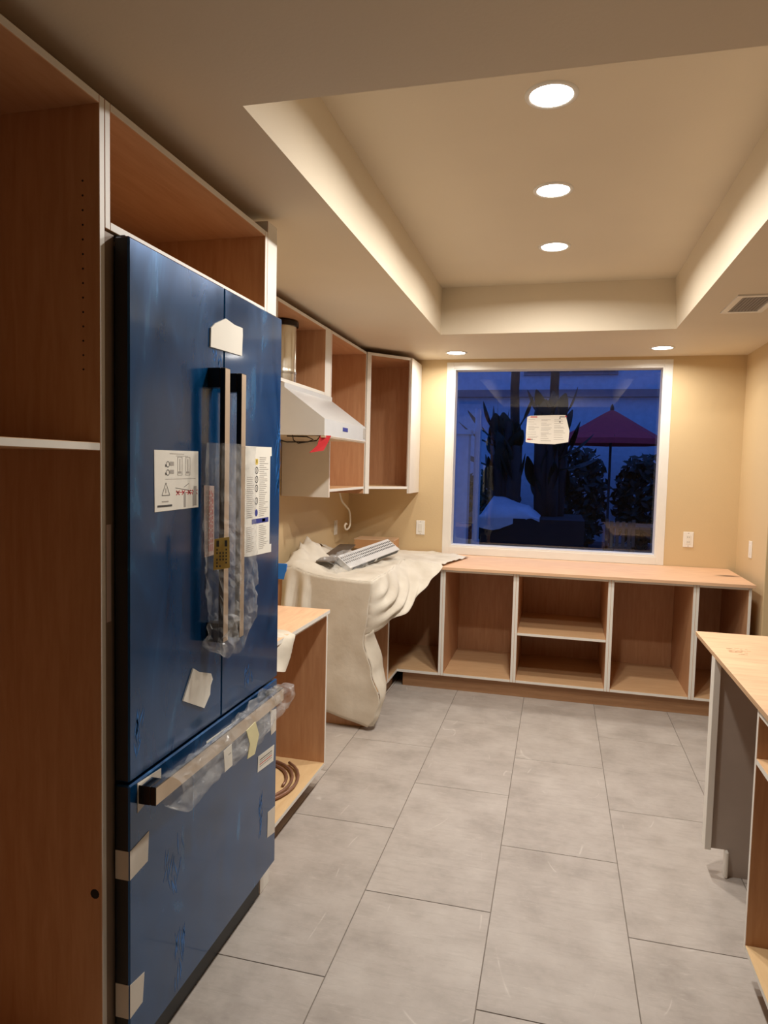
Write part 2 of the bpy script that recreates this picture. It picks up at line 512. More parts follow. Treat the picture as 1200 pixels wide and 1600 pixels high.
T = .019
def cabinet(name, label, cat, face, plane, a0, a1, depth, z0, z1, bottom=None, shelves=(), group=None, base=True, back='maple_vertical', side_drop=0, top=True,
            low_side=None, outer=None, rail=True, floor_mat='maple_vertical'):
    ax, bx_, ay, by_ = R(face, plane, a0, a1, 0, depth)
    t = thing(name, ((ax + bx_) / 2, (ay + by_) / 2, 0 if base else z0 - side_drop), label, cat, group)
    along = 'maple_along_y' if face != 'y-' else 'maple_along_x'
    lo_face, hi_face = ('y-', 'y+') if face != 'y-' else ('x-', 'x+')
    panel('side_panel', t, face, plane, a0, a0 + T, 0, depth, (z0 if low_side is None else low_side) - side_drop, z1, 'maple_vertical', extra={lo_face: outer} if outer else None)
    panel('side_panel', t, face, plane, a1 - T, a1, 0, depth, z0 - side_drop, z1, 'maple_vertical')
    zb = z0 if bottom is None else bottom
    panel('bottom_panel', t, face, plane, a0 + T, a1 - T, 0, depth - .006, zb, zb + T, floor_mat if floor_mat != 'maple_vertical' else along)
    panel('back_panel', t, face, plane, a0 + T, a1 - T, depth - .006, depth, zb, z1, back, white=False)
    if base:
        if rail: panel('top_rail', t, face, plane, a0 + T, a1 - T, 0, .09, z1 - T, z1, along)
        panel('rear_rail', t, face, plane, a0 + T, a1 - T, depth - .1, depth - .006, z1 - T, z1, along, white=False)
    elif top:
        panel('top_panel', t, face, plane, a0 + T, a1 - T, 0, depth - .006, z1 - T, z1, 'maple_top')
    for zs in shelves:
        panel('shelf', t, face, plane, a0 + T, a1 - T, 0.0, depth - .006, zs - T, zs, along)
    return t

def toe(name, label, face, plane, a0, a1, z1=.108, th=.016):
    x0, x1, y0, y1 = R(face, plane, a0, a1, 0, th)
    return tag(box(name, x0, x1, y0, y1, 0, z1, 'toe_board'), label, 'toe kick')

# --- window run (faces the room, y-)
YB, DB = 4.792, 5.522 - 4.792
ZB0, ZB1 = .108, .876
s1, s2, s3, s4, s5 = -.7665, -.2563, .3703, .8982, 1.226
cabinet('base_cabinet', 'open base cabinet with one tall empty bay, next to the corner cabinet under the window', 'cabinet', 'y-', YB, s1, s2, DB, ZB0, ZB1, group='base cabinets under the window')
cabinet('base_cabinet', 'open base cabinet split in two by a middle shelf, under the window', 'cabinet', 'y-', YB, s2, s3, DB, ZB0, ZB1, shelves=(.463,), group='base cabinets under the window')
cabinet('base_cabinet', 'open base cabinet with one tall empty bay, between the shelved unit and the narrow unit', 'cabinet', 'y-', YB, s3, s4, DB, ZB0, ZB1, group='base cabinets under the window')
cabinet('base_cabinet', 'narrow dark open base cabinet at the right wall end of the window run', 'cabinet', 'y-', YB, s4, s5, DB, ZB0, ZB1, group='base cabinets under the window')
toe('toe_kick_board', 'brown toe kick board along the floor under the window cabinets', 'y-', 4.829, -1.05, s5)
XB = -1.085
DL = XB - (XLW + .006)

# corner base cabinet: L-shaped box open towards the inner corner
t = thing('corner_base_cabinet', (-1.35, 5.1, 0), 'open L-shaped corner base cabinet half hidden by the drop cloth', 'cabinet')
YL0 = 4.50
box('side_panel', s1 - T, s1, YB, 5.522, ZB0, ZB1, 'maple_vertical', t, {'y-': 'white_edge'})
box('side_panel', XLW + .006, XB, YL0, YL0 + T, ZB0, ZB1, 'maple_vertical', t, {'x+': 'white_edge'})
box('back_panel', XLW + .003, XLW + .012, YL0 + T, 5.522, ZB0, ZB1, 'maple_vertical', t)
box('back_panel', XLW + .012, s1 - T, 5.514, 5.522, ZB0, ZB1, 'maple_vertical', t)
MB().poly([(XLW + .012, YL0 + T, ZB0), (XB, YL0 + T, ZB0), (XB, YB, ZB0), (s1 - T, YB, ZB0), (s1 - T, 5.514, ZB0), (XLW + .012, 5.514, ZB0)], (0, 0, T)).build('bottom_panel', 'maple_along_x', t)
box('bottom_edge', XB - .0005, XB + .0012, YL0 + T, YB, ZB0, ZB0 + T, 'white_edge', t)
box('bottom_edge', XB, s1 - T, YB - .0012, YB + .0005, ZB0, ZB0 + T, 'white_edge', t)
box('top_rail', XB - .09, XB, YL0 + T, YB + .09, ZB1 - T, ZB1, 'maple_along_y', t, {'x+': 'white_edge'})
box('top_rail', XB, s1 - T, YB, YB + .09, ZB1 - T, ZB1, 'maple_along_x', t, {'y-': 'white_edge'})
# the cabinet between it and the range gap, almost wholly under the cloth
YK = 3.955
cabinet('base_cabinet', 'base cabinet under the beige drop cloth at the end of the range gap', 'cabinet', 'x+', XB, YK, YL0, DL, ZB0, ZB1, low_side=.0)
toe('toe_kick_board', 'dark toe kick board along the floor under the cloth covered cabinets', 'x+', XB - .045, YK + .02, 4.84)

# near base cabinet between fridge and range gap
XN, YN0, YN1 = -1.067, 2.352, 3.152
nb = cabinet('base_cabinet', 'open base cabinet beside the fridge with a coiled hose on its floor', 'cabinet', 'x+', XN, YN0, YN1, XN - XLW - .006, ZB0, ZB1, floor_mat='pale_panel', outer=None)
toe('toe_kick_board', 'dark toe kick board under the cabinet beside the fridge', 'x+', XN - .075, YN0, YN1)
# counter sheets of plywood
o = MB().poly([(XLW + .002, 3.94, ZB1), (-1.062, 3.94, ZB1), (-1.062, 4.763, ZB1), (1.241, 4.763, ZB1), (1.241, YW - .006, ZB1), (XLW + .002, YW - .006, ZB1)], (0, 0, T)).build('plywood_counter', ['plywood'])
tag(o, 'L-shaped bare plywood counter sheet below the window', 'counter')
o = box('plywood_counter', XLW + .002, -1.047, YN0 + .002, 3.125, ZB1, ZB1 + T, 'plywood_y', None, {'x+': 'white_edge', 'y+': 'plywood_edge'})
tag(o, 'small bare plywood counter sheet beside the fridge', 'counter')

# --- tall pantry and fridge surround
XG = -1.011
pt = thing('pantry_cabinet', (-1.35, .91, 0), 'tall dark open pantry cabinet with one white-edged shelf beside the fridge', 'cabinet')
DG = XG - XLW - .006
ZP = 2.392
panel('side_panel', pt, 'x+', XG, 1.358, 1.3765, 0, DG, 0, ZP, 'maple_vertical')
panel('side_panel', pt, 'x+', XG, .44, .4585, 0, DG, 0, ZP, 'maple_vertical')
panel('top_panel', pt, 'x+', XG, .4585, 1.358, 0, DG, ZP - T, ZP, 'maple_top')
panel('bottom_panel', pt, 'x+', XG, .4585, 1.358, 0, DG, .10, .10 + T, 'maple_along_y')
panel('back_panel', pt, 'x+', XG, .4585, 1.358, DG - .006, DG, .10 + T, ZP - T, 'maple_vertical', white=False)
panel('shelf', pt, 'x+', XG, .4585, 1.358, 0, DG - .006, 1.611, 1.629, 'maple_along_y')
h = MB()
for k in range(14):
    z = 1.794 + k * .032
    h.tube([(-1.054, 1.3572, z), (-1.054, 1.36, z)], .0024, 8)
h.build('shelf_pin_holes', 'dark_void', pt)['kind'] = 'stuff'
h = MB().tube([(-1.03, 1.3574, .56), (-1.03, 1.36, .56)], .012, 10); h.build('knot', 'dark_void', pt)

fc = cabinet('over_fridge_cabinet', 'wide shallow open cabinet box above the blue fridge', 'cabinet', 'x+', XG, 1.3775, 2.2615, DG, 2.112, ZP, base=False)
box('fridge_filler', XLW + .01, -1.013, 1.3775, 1.4125, 0, 2.1065, 'filler_brown')
tag(bpy.context.scene.objects['fridge_filler'], 'narrow brown filler panel between the pantry and the fridge', 'panel')
mesh('printed_strip', [(-1.0126, 1.381, 1.21), (-1.0126, 1.398, 1.21), (-1.0126, 1.398, 1.44), (-1.0126, 1.381, 1.44)], [(0, 1, 2, 3)], 'paper_pink', S.objects['fridge_filler'])
o = box('fridge_end_panel', XLW + .003, XG, 2.2625, 2.3435, 0, 2.432, 'maple_vertical', None, {'x+': 'white_edge', 'y+': 'white_panel', 'y-': 'white_panel', 'z+': 'white_panel'})
tag(o, 'tall thick white-edged end panel standing between fridge and hood cabinets', 'panel')

# --- wall cabinets
XU, YU2, YU1, ZU0, ZU1 = -1.385, 4.06, 4.866, 1.425, 2.42
DU = XU - XLW - .004
hc_ = cabinet('hood_cabinet', 'open wall cabinet with a shiny duct inside, above the range hood', 'cabinet', 'x+', XU, 3.215, 3.972, DU, 2.012, ZU1, base=False, outer='white_panel')
cabinet('wall_cabinet', 'open wall cabinet between the range hood and the diagonal corner cabinet', 'cabinet', 'x+', XU, YU2, YU1, DU, ZU0, ZU1, base=False, side_drop=.035, outer='white_panel')
o = box('cabinet_filler', XU - .3, XU, 3.973, 4.059, 2.012, ZU1, 'white_edge')
tag(o, 'white upright filler strip between the hood cabinet and the next wall cabinet', 'panel')
cc = thing('corner_wall_cabinet', (-1.45, 5.2, ZU0 - .035), 'open diagonal corner wall cabinet with a white outer side panel', 'cabinet')
A, Bp = Vector((XU, YU1 + .001, 0)), Vector((-1.122, 5.165, 0))
foot = [(XLW + .004, YU1 + .001), (XU, YU1 + .001), (Bp.x, Bp.y), (-1.122, YW - .004), (XLW + .004, YW - .004)]
dn = (Bp - A).normalized(); nn = Vector((dn.y, -dn.x, 0))
MB().poly([(x, y, ZU0) for x, y in foot], (0, 0, T)).build('bottom_panel', 'pale_panel', cc)
MB().poly([(x, y, ZU1 - T) for x, y in foot], (0, 0, T)).build('top_panel', 'maple_top', cc)
box('side_panel', XLW + .004, XU, YU1 + .001, YU1 + .001 + T, ZU0 - .035, ZU1, 'maple_vertical', cc, {'x+': 'white_edge'})
box('side_panel', -1.126, -1.107, 5.15, YW - .004, ZU0 - .035, ZU1, 'maple_vertical', cc, {'x+': 'white_panel', 'y-': 'white_edge'})
box('back_panel', XLW + .004, XLW + .010, YU1 + .02, YW - .004, ZU0, ZU1, 'maple_vertical', cc)
box('back_panel', XLW + .010, -1.126, YW - .010, YW - .004, ZU0, ZU1, 'maple_vertical', cc)
for z0, z1, nm in ((ZU1 - T, ZU1, 'top_rail'), (ZU0, ZU0 + T, 'bottom_rail')):
    MB().obox((A + Bp) / 2 + Vector((0, 0, (z0 + z1) / 2)) + nn * .004, (Bp - A) / 2, nn * .006, (0, 0, T / 2)).build(nm, 'white_edge', cc)
MB().obox(A + dn * .017 + Vector((0, 0, (ZU0 - .035 + ZU1) / 2)) + nn * .003, dn * .017, nn * .008, (0, 0, (ZU1 - ZU0 + .035) / 2)).build('stile', 'white_edge', cc)
MB().obox(Bp - dn * .006 + Vector((0, 0, (ZU0 + ZU1) / 2)) + nn * .003, dn * .006, nn * .008, (0, 0, (ZU1 - ZU0) / 2)).build('stile', 'white_edge', cc)

# duct inside the hood cabinet
dt = thing('exhaust_duct', (-1.555, 3.68, 2.032), 'shiny round metal exhaust duct standing in the cabinet above the hood', 'duct')
d = MB(); seg = 28
zs = [2.032 + k * .011 for k in range(33)]
d.tube([(-1.555, 3.68, z) for z in zs], [.088 + (.0025 if 2.06 < z < 2.12 and k % 2 else 0) for k, z in enumerate(zs)], seg)
d.build('pipe', 'duct_metal', dt, smooth=True)
MB().tube([(-1.555, 3.68, 2.366), (-1.555, 3.68, 2.392)], .098, seg).build('collar', 'bronze_dark', dt)
MB().tube([(-1.555, 3.68, 2.10), (-1.555, 3.68, 2.112)], .091, seg).build('band', 'chrome', dt)

# ------------------------------------------------------------------ range hood
hd = thing('range_hood', (-1.43, 3.68, 1.74), 'white sloping under-cabinet range hood with a small dark badge', 'range hood')
hy0, hy1, hx0, hx1, hz0, hz1, hzt = 3.298, 4.057, XLW + .004, -1.153, 1.742, 1.826, 2.009
prof = [(hx0, hz0), (hx1, hz0), (hx1, hz1), (-1.372, 1.985), (-1.372, hzt), (hx0, hzt)]
sh = MB()
n_ = len(prof)
sh.add([(x, hy0, z) for x, z in prof] + [(x, hy1, z) for x, z in prof],
       [tuple(range(n_)), tuple(range(2 * n_ - 1, n_ - 1, -1))] + [(i, (i + 1) % n_, n_ + (i + 1) % n_, n_ + i) for i in range(1, n_)])
ho = sh.build('canopy', 'hood_white', hd)
box('filter_tray', hx0 + .02, hx1 - .03, hy0 + .03, hy1 - .03, hz0 + .01, hz0 + .02, 'dark_grey', hd)
for i in range(3):
    box('baffle_filter', hx0 + .04, hx1 - .06, hy0 + .05 + i * .235, hy0 + .27 + i * .235, hz0 - .004, hz0 + .008, 'steel', hd)
box('bottom_lip', hx1 - .02, hx1 + .003, hy0, hy1, hz0 - .012, hz0, 'steel', hd)
box('badge', hx1 - .001, hx1 + .002, 3.60, 3.69, 1.778, 1.80, 'ink_blue', hd)
box('corner_sticker', hx1 - .001, hx1 + .0015, 4.005, 4.055, 1.755, 1.82, 'ink_light', hd)
w_ = MB()
w_.tube([(-1.36, 3.31, 1.736), (-1.25, 3.31, 1.734), (-1.22, 3.32, 1.72), (-1.25, 3.32, 1.708), (-1.36, 3.31, 1.706), (-1.40, 3.31, 1.715)], .0035, 6)
w_.tube([(-1.33, 3.312, 1.742), (-1.325, 3.312, 1.716), (-1.30, 3.315, 1.70), (-1.2, 3.318, 1.716), (-1.18, 3.32, 1.742)], .003, 6)
w_.build('loose_wire', 'bronze_dark', hd)
rt_ = MB().poly([(-1.175, 3.30, 1.742), (-1.13, 3.335, 1.742), (-1.148, 3.33, 1.70), (-1.165, 3.32, 1.665), (-1.21, 3.285, 1.655), (-1.225, 3.275, 1.652), (-1.19, 3.295, 1.69)], (.0015, -.0012, 0)).build('hang_tag', 'red_tag')
tag(rt_, 'red plastic tag hanging under the range hood', 'tag')

# ------------------------------------------------------------------ refrigerator
XF, FY0, FYS, FY1, FZ0, FZS, FZ1 = -.966, 1.4005, 1.862, 2.292, .122, .816, 2.1
fr_ = thing('refrigerator', (-1.33, 1.85, 0), 'tall french door fridge in blue protective film with taped paper notes', 'refrigerator')
box('cabinet_body', XLW + .02, -1.024, 1.425, 2.255, .02, 2.085, 'dark_grey', fr_, bevel=.004)
box('kick_plate', -1.024, -1.0125, 1.425, 2.255, .0, .112, 'black_rubber_and_shade', fr_)
box('door_gasket', -1.024, -1.006, 1.42, 2.26, .13, 2.085, 'black_rubber_and_shade', fr_)
SHADED_SIDE = {'y-': 'black_rubber_and_shade'}  # near side of door and drawer painted black for the shadow on it
dl = box('door', -1.006, XF, FY0, FYS - .0015, FZS + .004, FZ1, 'blue_film', fr_, SHADED_SIDE, bevel=.004)
dr = box('door', -1.006, XF, FYS + .0015, FY1, FZS + .004, FZ1, 'blue_film', fr_, bevel=.004)
dw = box('freezer_drawer', -1.006, XF, FY0, FY1, FZ0, FZS - .004, 'blue_film', fr_, SHADED_SIDE, bevel=.004)
box('hinge_cover', -1.03, -.985, 1.412, 1.45, 2.1, 2.106, 'black_rubber_and_shade', fr_)

def bar_handle(par, y0, y1, z0, z1, xf, vertical=True):
    hb = box('handle', xf - .016, xf, y0, y1, z0, z1, 'bronze_dark', par, {'x+': 'steel', 'z+': 'steel'} if vertical else {'x+': 'steel', 'z+': 'chrome'}, bevel=.002)
    if vertical:
        for za, zb in ((z0, z0 + .055), (z1 - .055, z1)):
            box('mount', XF, xf - .016, y0, y1, za, zb, 'bronze_dark', hb, bevel=.001)
    else:
        for ya, yb in ((y0, y0 + .05), (y1 - .05, y1)):
            box('mount', XF, xf - .016, ya, yb, z0, z1, 'bronze_dark', hb, {'z+': 'chrome'}, bevel=.001)
    return hb
def sub_handle(door, *a, **k):       # handles are direct children of the fridge so that their mounts stay on the third level
    return bar_handle(fr_, *a, **k)
sub_handle(dl, 1.767, 1.799, 1.075, 1.856, -.913)
sub_handle(dr, 1.870, 1.902, 1.065, 1.854, -.913)
sub_handle(dw, 1.437, 2.24, .752, .799, -.918, vertical=False)

def note(par, name, pts, mat, label=None, th=.0008, lift=0.0003):
    o = MB().poly([(XF + lift, y, z) for y, z in pts], (th, 0, 0)).build(name, mat, par)
    if label: o['label'] = label
    return o
class Print:
    def __init__(s, x): s.b = MB(); s.x = x
    def r(s, y0, y1, z0, z1, mi=0): s.b.box(s.x, s.x + .0002, y0, y1, z0, z1, mi=mi); return s
    def line(s, a, b_, w, mi=0):
        a, b_ = Vector((s.x, *a)), Vector((s.x, *b_)); d = (b_ - a); n = Vector((0, -d.z, d.y)).normalized() * w / 2
        s.b.add([a - n, b_ - n, b_ + n, a + n], [(0, 1, 2, 3)], mi); return s
    def ring(s, y, z, ra, rb, mi=0, n=14):
        V = [(s.x, y + q * cos(2 * pi * k / n), z + q * sin(2 * pi * k / n)) for q in (ra, rb) for k in range(n)]
        s.b.add(V, [(k, (k + 1) % n, n + (k + 1) % n, n + k) for k in range(n)], mi); return s
    def disc(s, y, z, r, mi=0, n=14):
        s.b.add([(s.x, y + r * cos(2 * pi * k / n), z + r * sin(2 * pi * k / n)) for k in range(n)], [tuple(range(n))], mi); return s
    def build(s, par): return s.b.build('print', INK, par, fix=False)
INK = ['ink', 'ink_light', 'ink_red', 'ink_blue', 'ink_yellow']
XP = XF + .0014
# notes sit on the fridge front: part = note, sub-part = its print
note(fr_, 'foam_pad', [(1.774, 1.915), (1.776, 1.968), (1.80, 1.985), (1.864, 2.012), (1.92, 2.005), (1.974, 2.006), (1.975, 1.985), (1.971, 1.921), (1.87, 1.918)], 'paper', 'creased white foam square bridging both doors', .004)
nd = note(fr_, 'instruction_sheet', [(1.501, 1.618), (1.714, 1.620), (1.716, 1.466), (1.504, 1.464)], 'paper', 'white sheet with line drawings and a red crossed-out diagram')
p = Print(XP)
p.line((1.55, 1.545), (1.70, 1.546), .0012, 1)
for y in (1.608, 1.648):
    p.r(y, y + .0012, 1.555, 1.603, 1).r(y + .022, y + .0232, 1.555, 1.603, 1).r(y, y + .023, 1.602, 1.603, 1).r(y, y + .023, 1.555, 1.556, 1)
    p.r(y + .004, y + .018, 1.56, 1.565, 1).r(y + .01, y + .013, 1.565, 1.598, 1)
for z in (1.583, 1.562):
    p.ring(1.562, z, .006, .008).r(1.572, 1.59, z - .003, z + .007, 1).r(1.55, 1.556, z - .006, z, 0)
p.r(1.57, 1.64, 1.610, 1.6112, 1).r(1.60, 1.66, 1.605, 1.606, 1)
a, b2, c2 = (1.535, 1.504), (1.571, 1.504), (1.553, 1.536)
p.line(a, b2, .0018).line(b2, c2, .0018).line(c2, a, .0018).r(1.5515, 1.5545, 1.510, 1.522, 1)
p.r(1.535, 1.565, 1.487, 1.490, 1).r(1.515, 1.582, 1.475, 1.480, 0)
p.line((1.598, 1.522), (1.685, 1.512), .0014).line((1.64, 1.523), (1.665, 1.533), .0014).r(1.69, 1.705, 1.472, 1.525, 1).r(1.64, 1.65, 1.47, 1.51, 1).r(1.685, 1.69, 1.47, 1.51, 1)
for y in (1.61, 1.638, 1.667, 1.69, 1.702):
    p.line((y - .008, 1.503), (y + .008, 1.515), .003, 2).line((y - .008, 1.515), (y + .008, 1.503), .003, 2)
p.line((1.602, 1.511), (1.708, 1.506), .002, 2)
p.build(nd)
nd = note(fr_, 'narrow_label', [(1.747, 1.526), (1.806, 1.523), (1.809, 1.322), (1.753, 1.321)], 'paper_pink', 'narrow upright pinkish label printed with sideways red lines')
p = Print(XP)
random.seed(5)
for y, mi in ((1.758, 1), (1.766, 1), (1.776, 2), (1.786, 2), (1.795, 2)):
    z = 1.335
    while z < 1.50:
        l_ = random.uniform(.006, .022); p.r(y, y + .0035, z, min(z + l_, 1.51), mi); z += l_ + .004
p.build(nd)
nd = note(fr_, 'warning_sheet', [(1.995, 1.645), (2.213, 1.648), (2.214, 1.618), (2.202, 1.617), (2.204, 1.312), (2.22, 1.312), (2.219, 1.284), (2.05, 1.288), (1.995, 1.292)], 'paper', 'white warning sheet with a column of round symbols and a blue bar')
p = Print(XP)
p.line((2.085, 1.588), (2.10, 1.588), .003, 4).r(2.083, 2.103, 1.59, 1.606, 4).r(2.09, 2.096, 1.592, 1.604, 0)
for z in (1.568, 1.538, 1.509, 1.467): p.ring(2.093, z, .0085, .0125).r(2.09, 2.096, z - .005, z + .005, 1)
p.disc(2.093, 1.428, .012, 3)
p.r(2.06, 2.192, 1.392, 1.408, 3).r(2.14, 2.165, 1.395, 1.405, 1)
z = 1.61
random.seed(9)
while z > 1.30:
    if not 1.385 < z < 1.415:
        p.r(2.115, 2.15 + random.uniform(.0, .04), z, z + .002, 1)
        if z < 1.55: p.r(2.02, 2.06 + random.uniform(0, .015), z, z + .002, 1)
    z -= .0065
p.build(nd)
note(fr_, 'foam_pad', [(1.689, 1.019), (1.72, 1.0), (1.79, .975), (1.80, .955), (1.788, .94), (1.785, .915), (1.751, .885), (1.636, .944)], 'paper', 'torn tilted white foam square low on the left door', .004)
for nm, pts in (('tape_strip', [(1.432, .806), (1.535, .80), (1.535, .757), (1.432, .731)]),
                ('tape_strip', [(1.402, .65), (1.481, .661), (1.476, .585), (1.402, .578)]),
                ('tape_strip', [(1.402, .312), (1.462, .303), (1.454, .229), (1.402, .226)]),
                ('tape_strip', [(2.22, .342), (2.285, .335), (2.285, .235), (2.217, .249)]),
                ('tape_strip', [(2.231, .712), (2.285, .70), (2.285, .62), (2.24, .618)])):
    note(fr_, nm, pts, 'tape')
for y0, z0, z1 in ((1.392, .578, .65), (1.392, .226, .312)):
    box('tape_strip', -1.004, XF - .002, y0 + .0075, y0 + .0083, z0, z1, 'tape', fr_, bevel=0)
nd = note(fr_, 'drawer_label', [(1.771, .778), (1.983, .772), (1.984, .716), (1.772, .725)], 'paper', 'long white label with red print above the drawer handle')
p = Print(XP)
for z in (.764, .756, .747): p.r(1.80, 1.93, z, z + .0025, 2)
p.build(nd)
nd = note(fr_, 'drawer_label', [(2.132, .584), (2.270, .572), (2.264, .514), (2.128, .529)], 'paper', 'white label with grey print near the edge of the drawer')
p = Print(XP)
for z, mi in ((.566, 0), (.558, 1), (.55, 2), (.542, 1)): p.line((2.145, z), (2.25, z - .008), .003, mi)
p.build(nd)
# wrinkled, scuffed places in the film, their bright glints painted as flat slivers
def wrinkle_glints(y, z, w, h_, seed):
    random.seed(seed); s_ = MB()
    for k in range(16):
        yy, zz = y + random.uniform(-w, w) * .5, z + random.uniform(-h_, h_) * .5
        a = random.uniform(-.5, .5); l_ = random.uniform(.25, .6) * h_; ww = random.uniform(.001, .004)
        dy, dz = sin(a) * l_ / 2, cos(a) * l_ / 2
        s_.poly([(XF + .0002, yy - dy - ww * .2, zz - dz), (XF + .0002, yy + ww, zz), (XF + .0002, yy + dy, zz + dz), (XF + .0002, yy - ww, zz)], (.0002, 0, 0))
    s_.build('film_wrinkle_glint', 'glint_blue', fr_)
wrinkle_glints(1.60, .50, .09, .12, 1); wrinkle_glints(1.63, .22, .05, .13, 2); wrinkle_glints(2.16, .36, .02, .12, 3); wrinkle_glints(1.44, .93, .04, .09, 4)
wrinkle_glints(2.27, 1.62, .03, .22, 5); wrinkle_glints(1.82, 1.885, .06, .04, 6); wrinkle_glints(2.05, .90, .06, .06, 7)

# ---- plastic bags still on the handles
def bag(name, label, path, seed, group=None, nu=26, nv=44, crumple=.02, labels=None):
    """path: list of (t, centre, half sizes a and b, axes) interpolated along the bag"""
    def lerp(t):
        for k in range(len(path) - 1):
            if t <= path[k + 1][0] + 1e-9:
                u = (t - path[k][0]) / (path[k + 1][0] - path[k][0]); u = u * u * (3 - 2 * u)
                return [Vector(path[k][i]).lerp(Vector(path[k + 1][i]), u) for i in (1, 2, 3)] + [path[k][4] + (path[k + 1][4] - path[k][4]) * u]
        return [Vector(path[-1][i]) for i in (1, 2, 3)] + [path[-1][4]]
    m_ = MB()
    def fn(i, j):
        c_, a, b_, cr = lerp(j)
        th = 2 * pi * i
        ex = lambda q: math.copysign(abs(q) ** .7, q)
        p_ = c_ + a * ex(cos(th)) + b_ * ex(sin(th))
        q = p_ * 24 + Vector((seed * 7.1, seed * 3.3, 0))
        nv_ = noise.noise_vector(q) * .6 + noise.noise_vector(q * 2.3) * .5
        return p_ + nv_ * cr * crumple
    m_.grid(fn, nu, nv)
    o = m_.build(name, 'clear_plastic', None, smooth=False, fix=False)
    bm = bmesh.new(); bm.from_mesh(o.data); bmesh.ops.remove_doubles(bm, verts=bm.verts[:], dist=1e-5); bm.to_mesh(o.data); bm.free()
    return o
X_, Y_ = lambda q: (q, 0, 0), lambda q: (0, q, 0)
o = bag('plastic_bag', '', [(0, (-.915, 1.770, 1.645), X_(.035), Y_(.066), .15), (.35, (-.915, 1.762, 1.42), X_(.038), Y_(.070), .4), (.55, (-.913, 1.765, 1.30), X_(.036), Y_(.064), .9),
        (.8, (-.912, 1.772, 1.14), X_(.036), Y_(.048), 1.3), (.93, (-.915, 1.765, 1.075), X_(.038), Y_(.055), 1.3), (1, (-.915, 1.795, 1.03), X_(.01), Y_(.012), .6)], 1)
tag(o, 'clear crinkled plastic bag hanging on the left door handle, with a gold label', 'plastic bag')
o = bag('plastic_bag', '', [(0, (-.913, 1.888, 1.64), X_(.032), Y_(.038), .15), (.4, (-.913, 1.892, 1.40), X_(.034), Y_(.04), .4), (.6, (-.91, 1.89, 1.25), X_(.034), Y_(.04), 1),
        (.85, (-.91, 1.887, 1.12), X_(.034), Y_(.04), 1.2), (1, (-.915, 1.862, 1.02), X_(.008), Y_(.012), .5)], 2)
tag(o, 'clear crinkled plastic bag hanging on the right door handle over the warning sheet edge', 'plastic bag')
Zv = lambda q: (0, 0, q)
o = bag('plastic_bag', '', [(0, (-.915, 1.49, .765), X_(.036), Zv(.04), .5), (.12, (-.912, 1.54, .748), X_(.036), Zv(.058), .6), (.4, (-.912, 1.72, .752), X_(.034), Zv(.05), .6), (.62, (-.912, 1.92, .755), X_(.036), Zv(.058), 1.2),
        (.8, (-.91, 2.07, .785), X_(.036), Zv(.055), 1.2), (1, (-.912, 2.252, .775), X_(.03), Zv(.035), .6)], 3)
tag(o, 'clear crinkled plastic bag wrapped along the horizontal drawer handle', 'plastic bag')
o = MB().poly([(-.899, 1.686, 1.383), (-.869, 1.714, 1.388), (-.867, 1.714, 1.302), (-.901, 1.684, 1.298)], (.0004, -.0005, 0)).build('gold_label', 'yellow_label')
tag(o, 'gold printed label on the plastic bag of the left door handle', 'label')
pr = MB()
la, lb_ = Vector((-.8985, 1.6845, 0)), Vector((-.8675, 1.7125, 0))
ldir = (lb_ - la).normalized(); lnor = Vector((ldir.y, -ldir.x, 0))
def mark(u, w_, z0, z1): pr.obox(la.lerp(lb_, u) + lnor * .0006 + Vector((0, 0, (z0 + z1) / 2)), ldir * w_, lnor * .0002, (0, 0, (z1 - z0) / 2))
for u in (.22, .76): mark(u, .0035, 1.362, 1.379)
for k in range(4):
    for q in range(6):
        if random.random() < .7: mark(.18 + k * .2, .0018, 1.306 + q * .009, 1.311 + q * .009)
pr.build('print', 'ink', o)
o = MB().poly([(-.874, 1.842, .795), (-.874, 1.905, .80), (-.873, 1.93, .75), (-.873, 1.90, .70), (-.874, 1.85, .705), (-.873, 1.865, .745)], (.002, 0, 0)).build('foam_wedge', 'pale_yellow_foam')
tag(o, 'pale yellow foam piece under the plastic on the drawer handle', 'foam')
o = MB().poly([(-.874, 1.70, .79), (-.874, 1.748, .792), (-.873, 1.752, .728), (-.874, 1.708, .726)], (.001, 0, 0)).build('bar_code_label', 'paper')
tag(o, 'small white bar code label on the plastic around the drawer handle', 'label')
pr = MB()
for k in range(5): pr.box(-.8729, -.8726, 1.728 + k * .0035, 1.7295 + k * .0035, .745, .77)
pr.build('print', 'ink', o)

# ------------------------------------------------------------------ island
XI = .621
ig = thing('island_end_panel', (1.0, 2.9, 0), 'white edged grey end panel with a toe notch under the plywood island top', 'panel')
prof = [(XI, .108), (XI + .075, .108), (XI + .085, .098), (XI + .085, 0), (1.42, 0), (1.42, ZB1), (XI, ZB1)]
MB().poly([(x, 2.887, z) for x, z in prof], (0, .019, 0)).build('board', 'grey_panel', ig)
box('edge_strip', XI - .004, XI + .02, 2.868, 2.925, .108, ZB1, 'white_edge', ig)
box('toe_edge', XI + .074, XI + .0865, 2.868, 2.9065, 0, .108, 'white_edge', ig, bevel=.004)
cabinet('island_cabinet', 'open island base cabinet with a drawer rail, beyond the dishwasher gap', 'cabinet', 'x-', XI, 1.28, 2.292, .6, ZB0, ZB1, shelves=(.725,), floor_mat='pale_panel', outer=None)
toe('toe_kick_board', 'dark toe kick board under the open island cabinet', 'x-', XI + .075, 1.28, 2.292)
o = box('plywood_island_top', .6165, 1.62, 1.20, 3.262, ZB1, ZB1 + T, 'plywood', None, {'x-': 'plywood_edge', 'y+': 'plywood_edge', 'y-': 'plywood_edge'})
tag(o, 'bare plywood island top with dark knots and a faint stamp', 'counter')
st_ = MB()
random.seed(12)
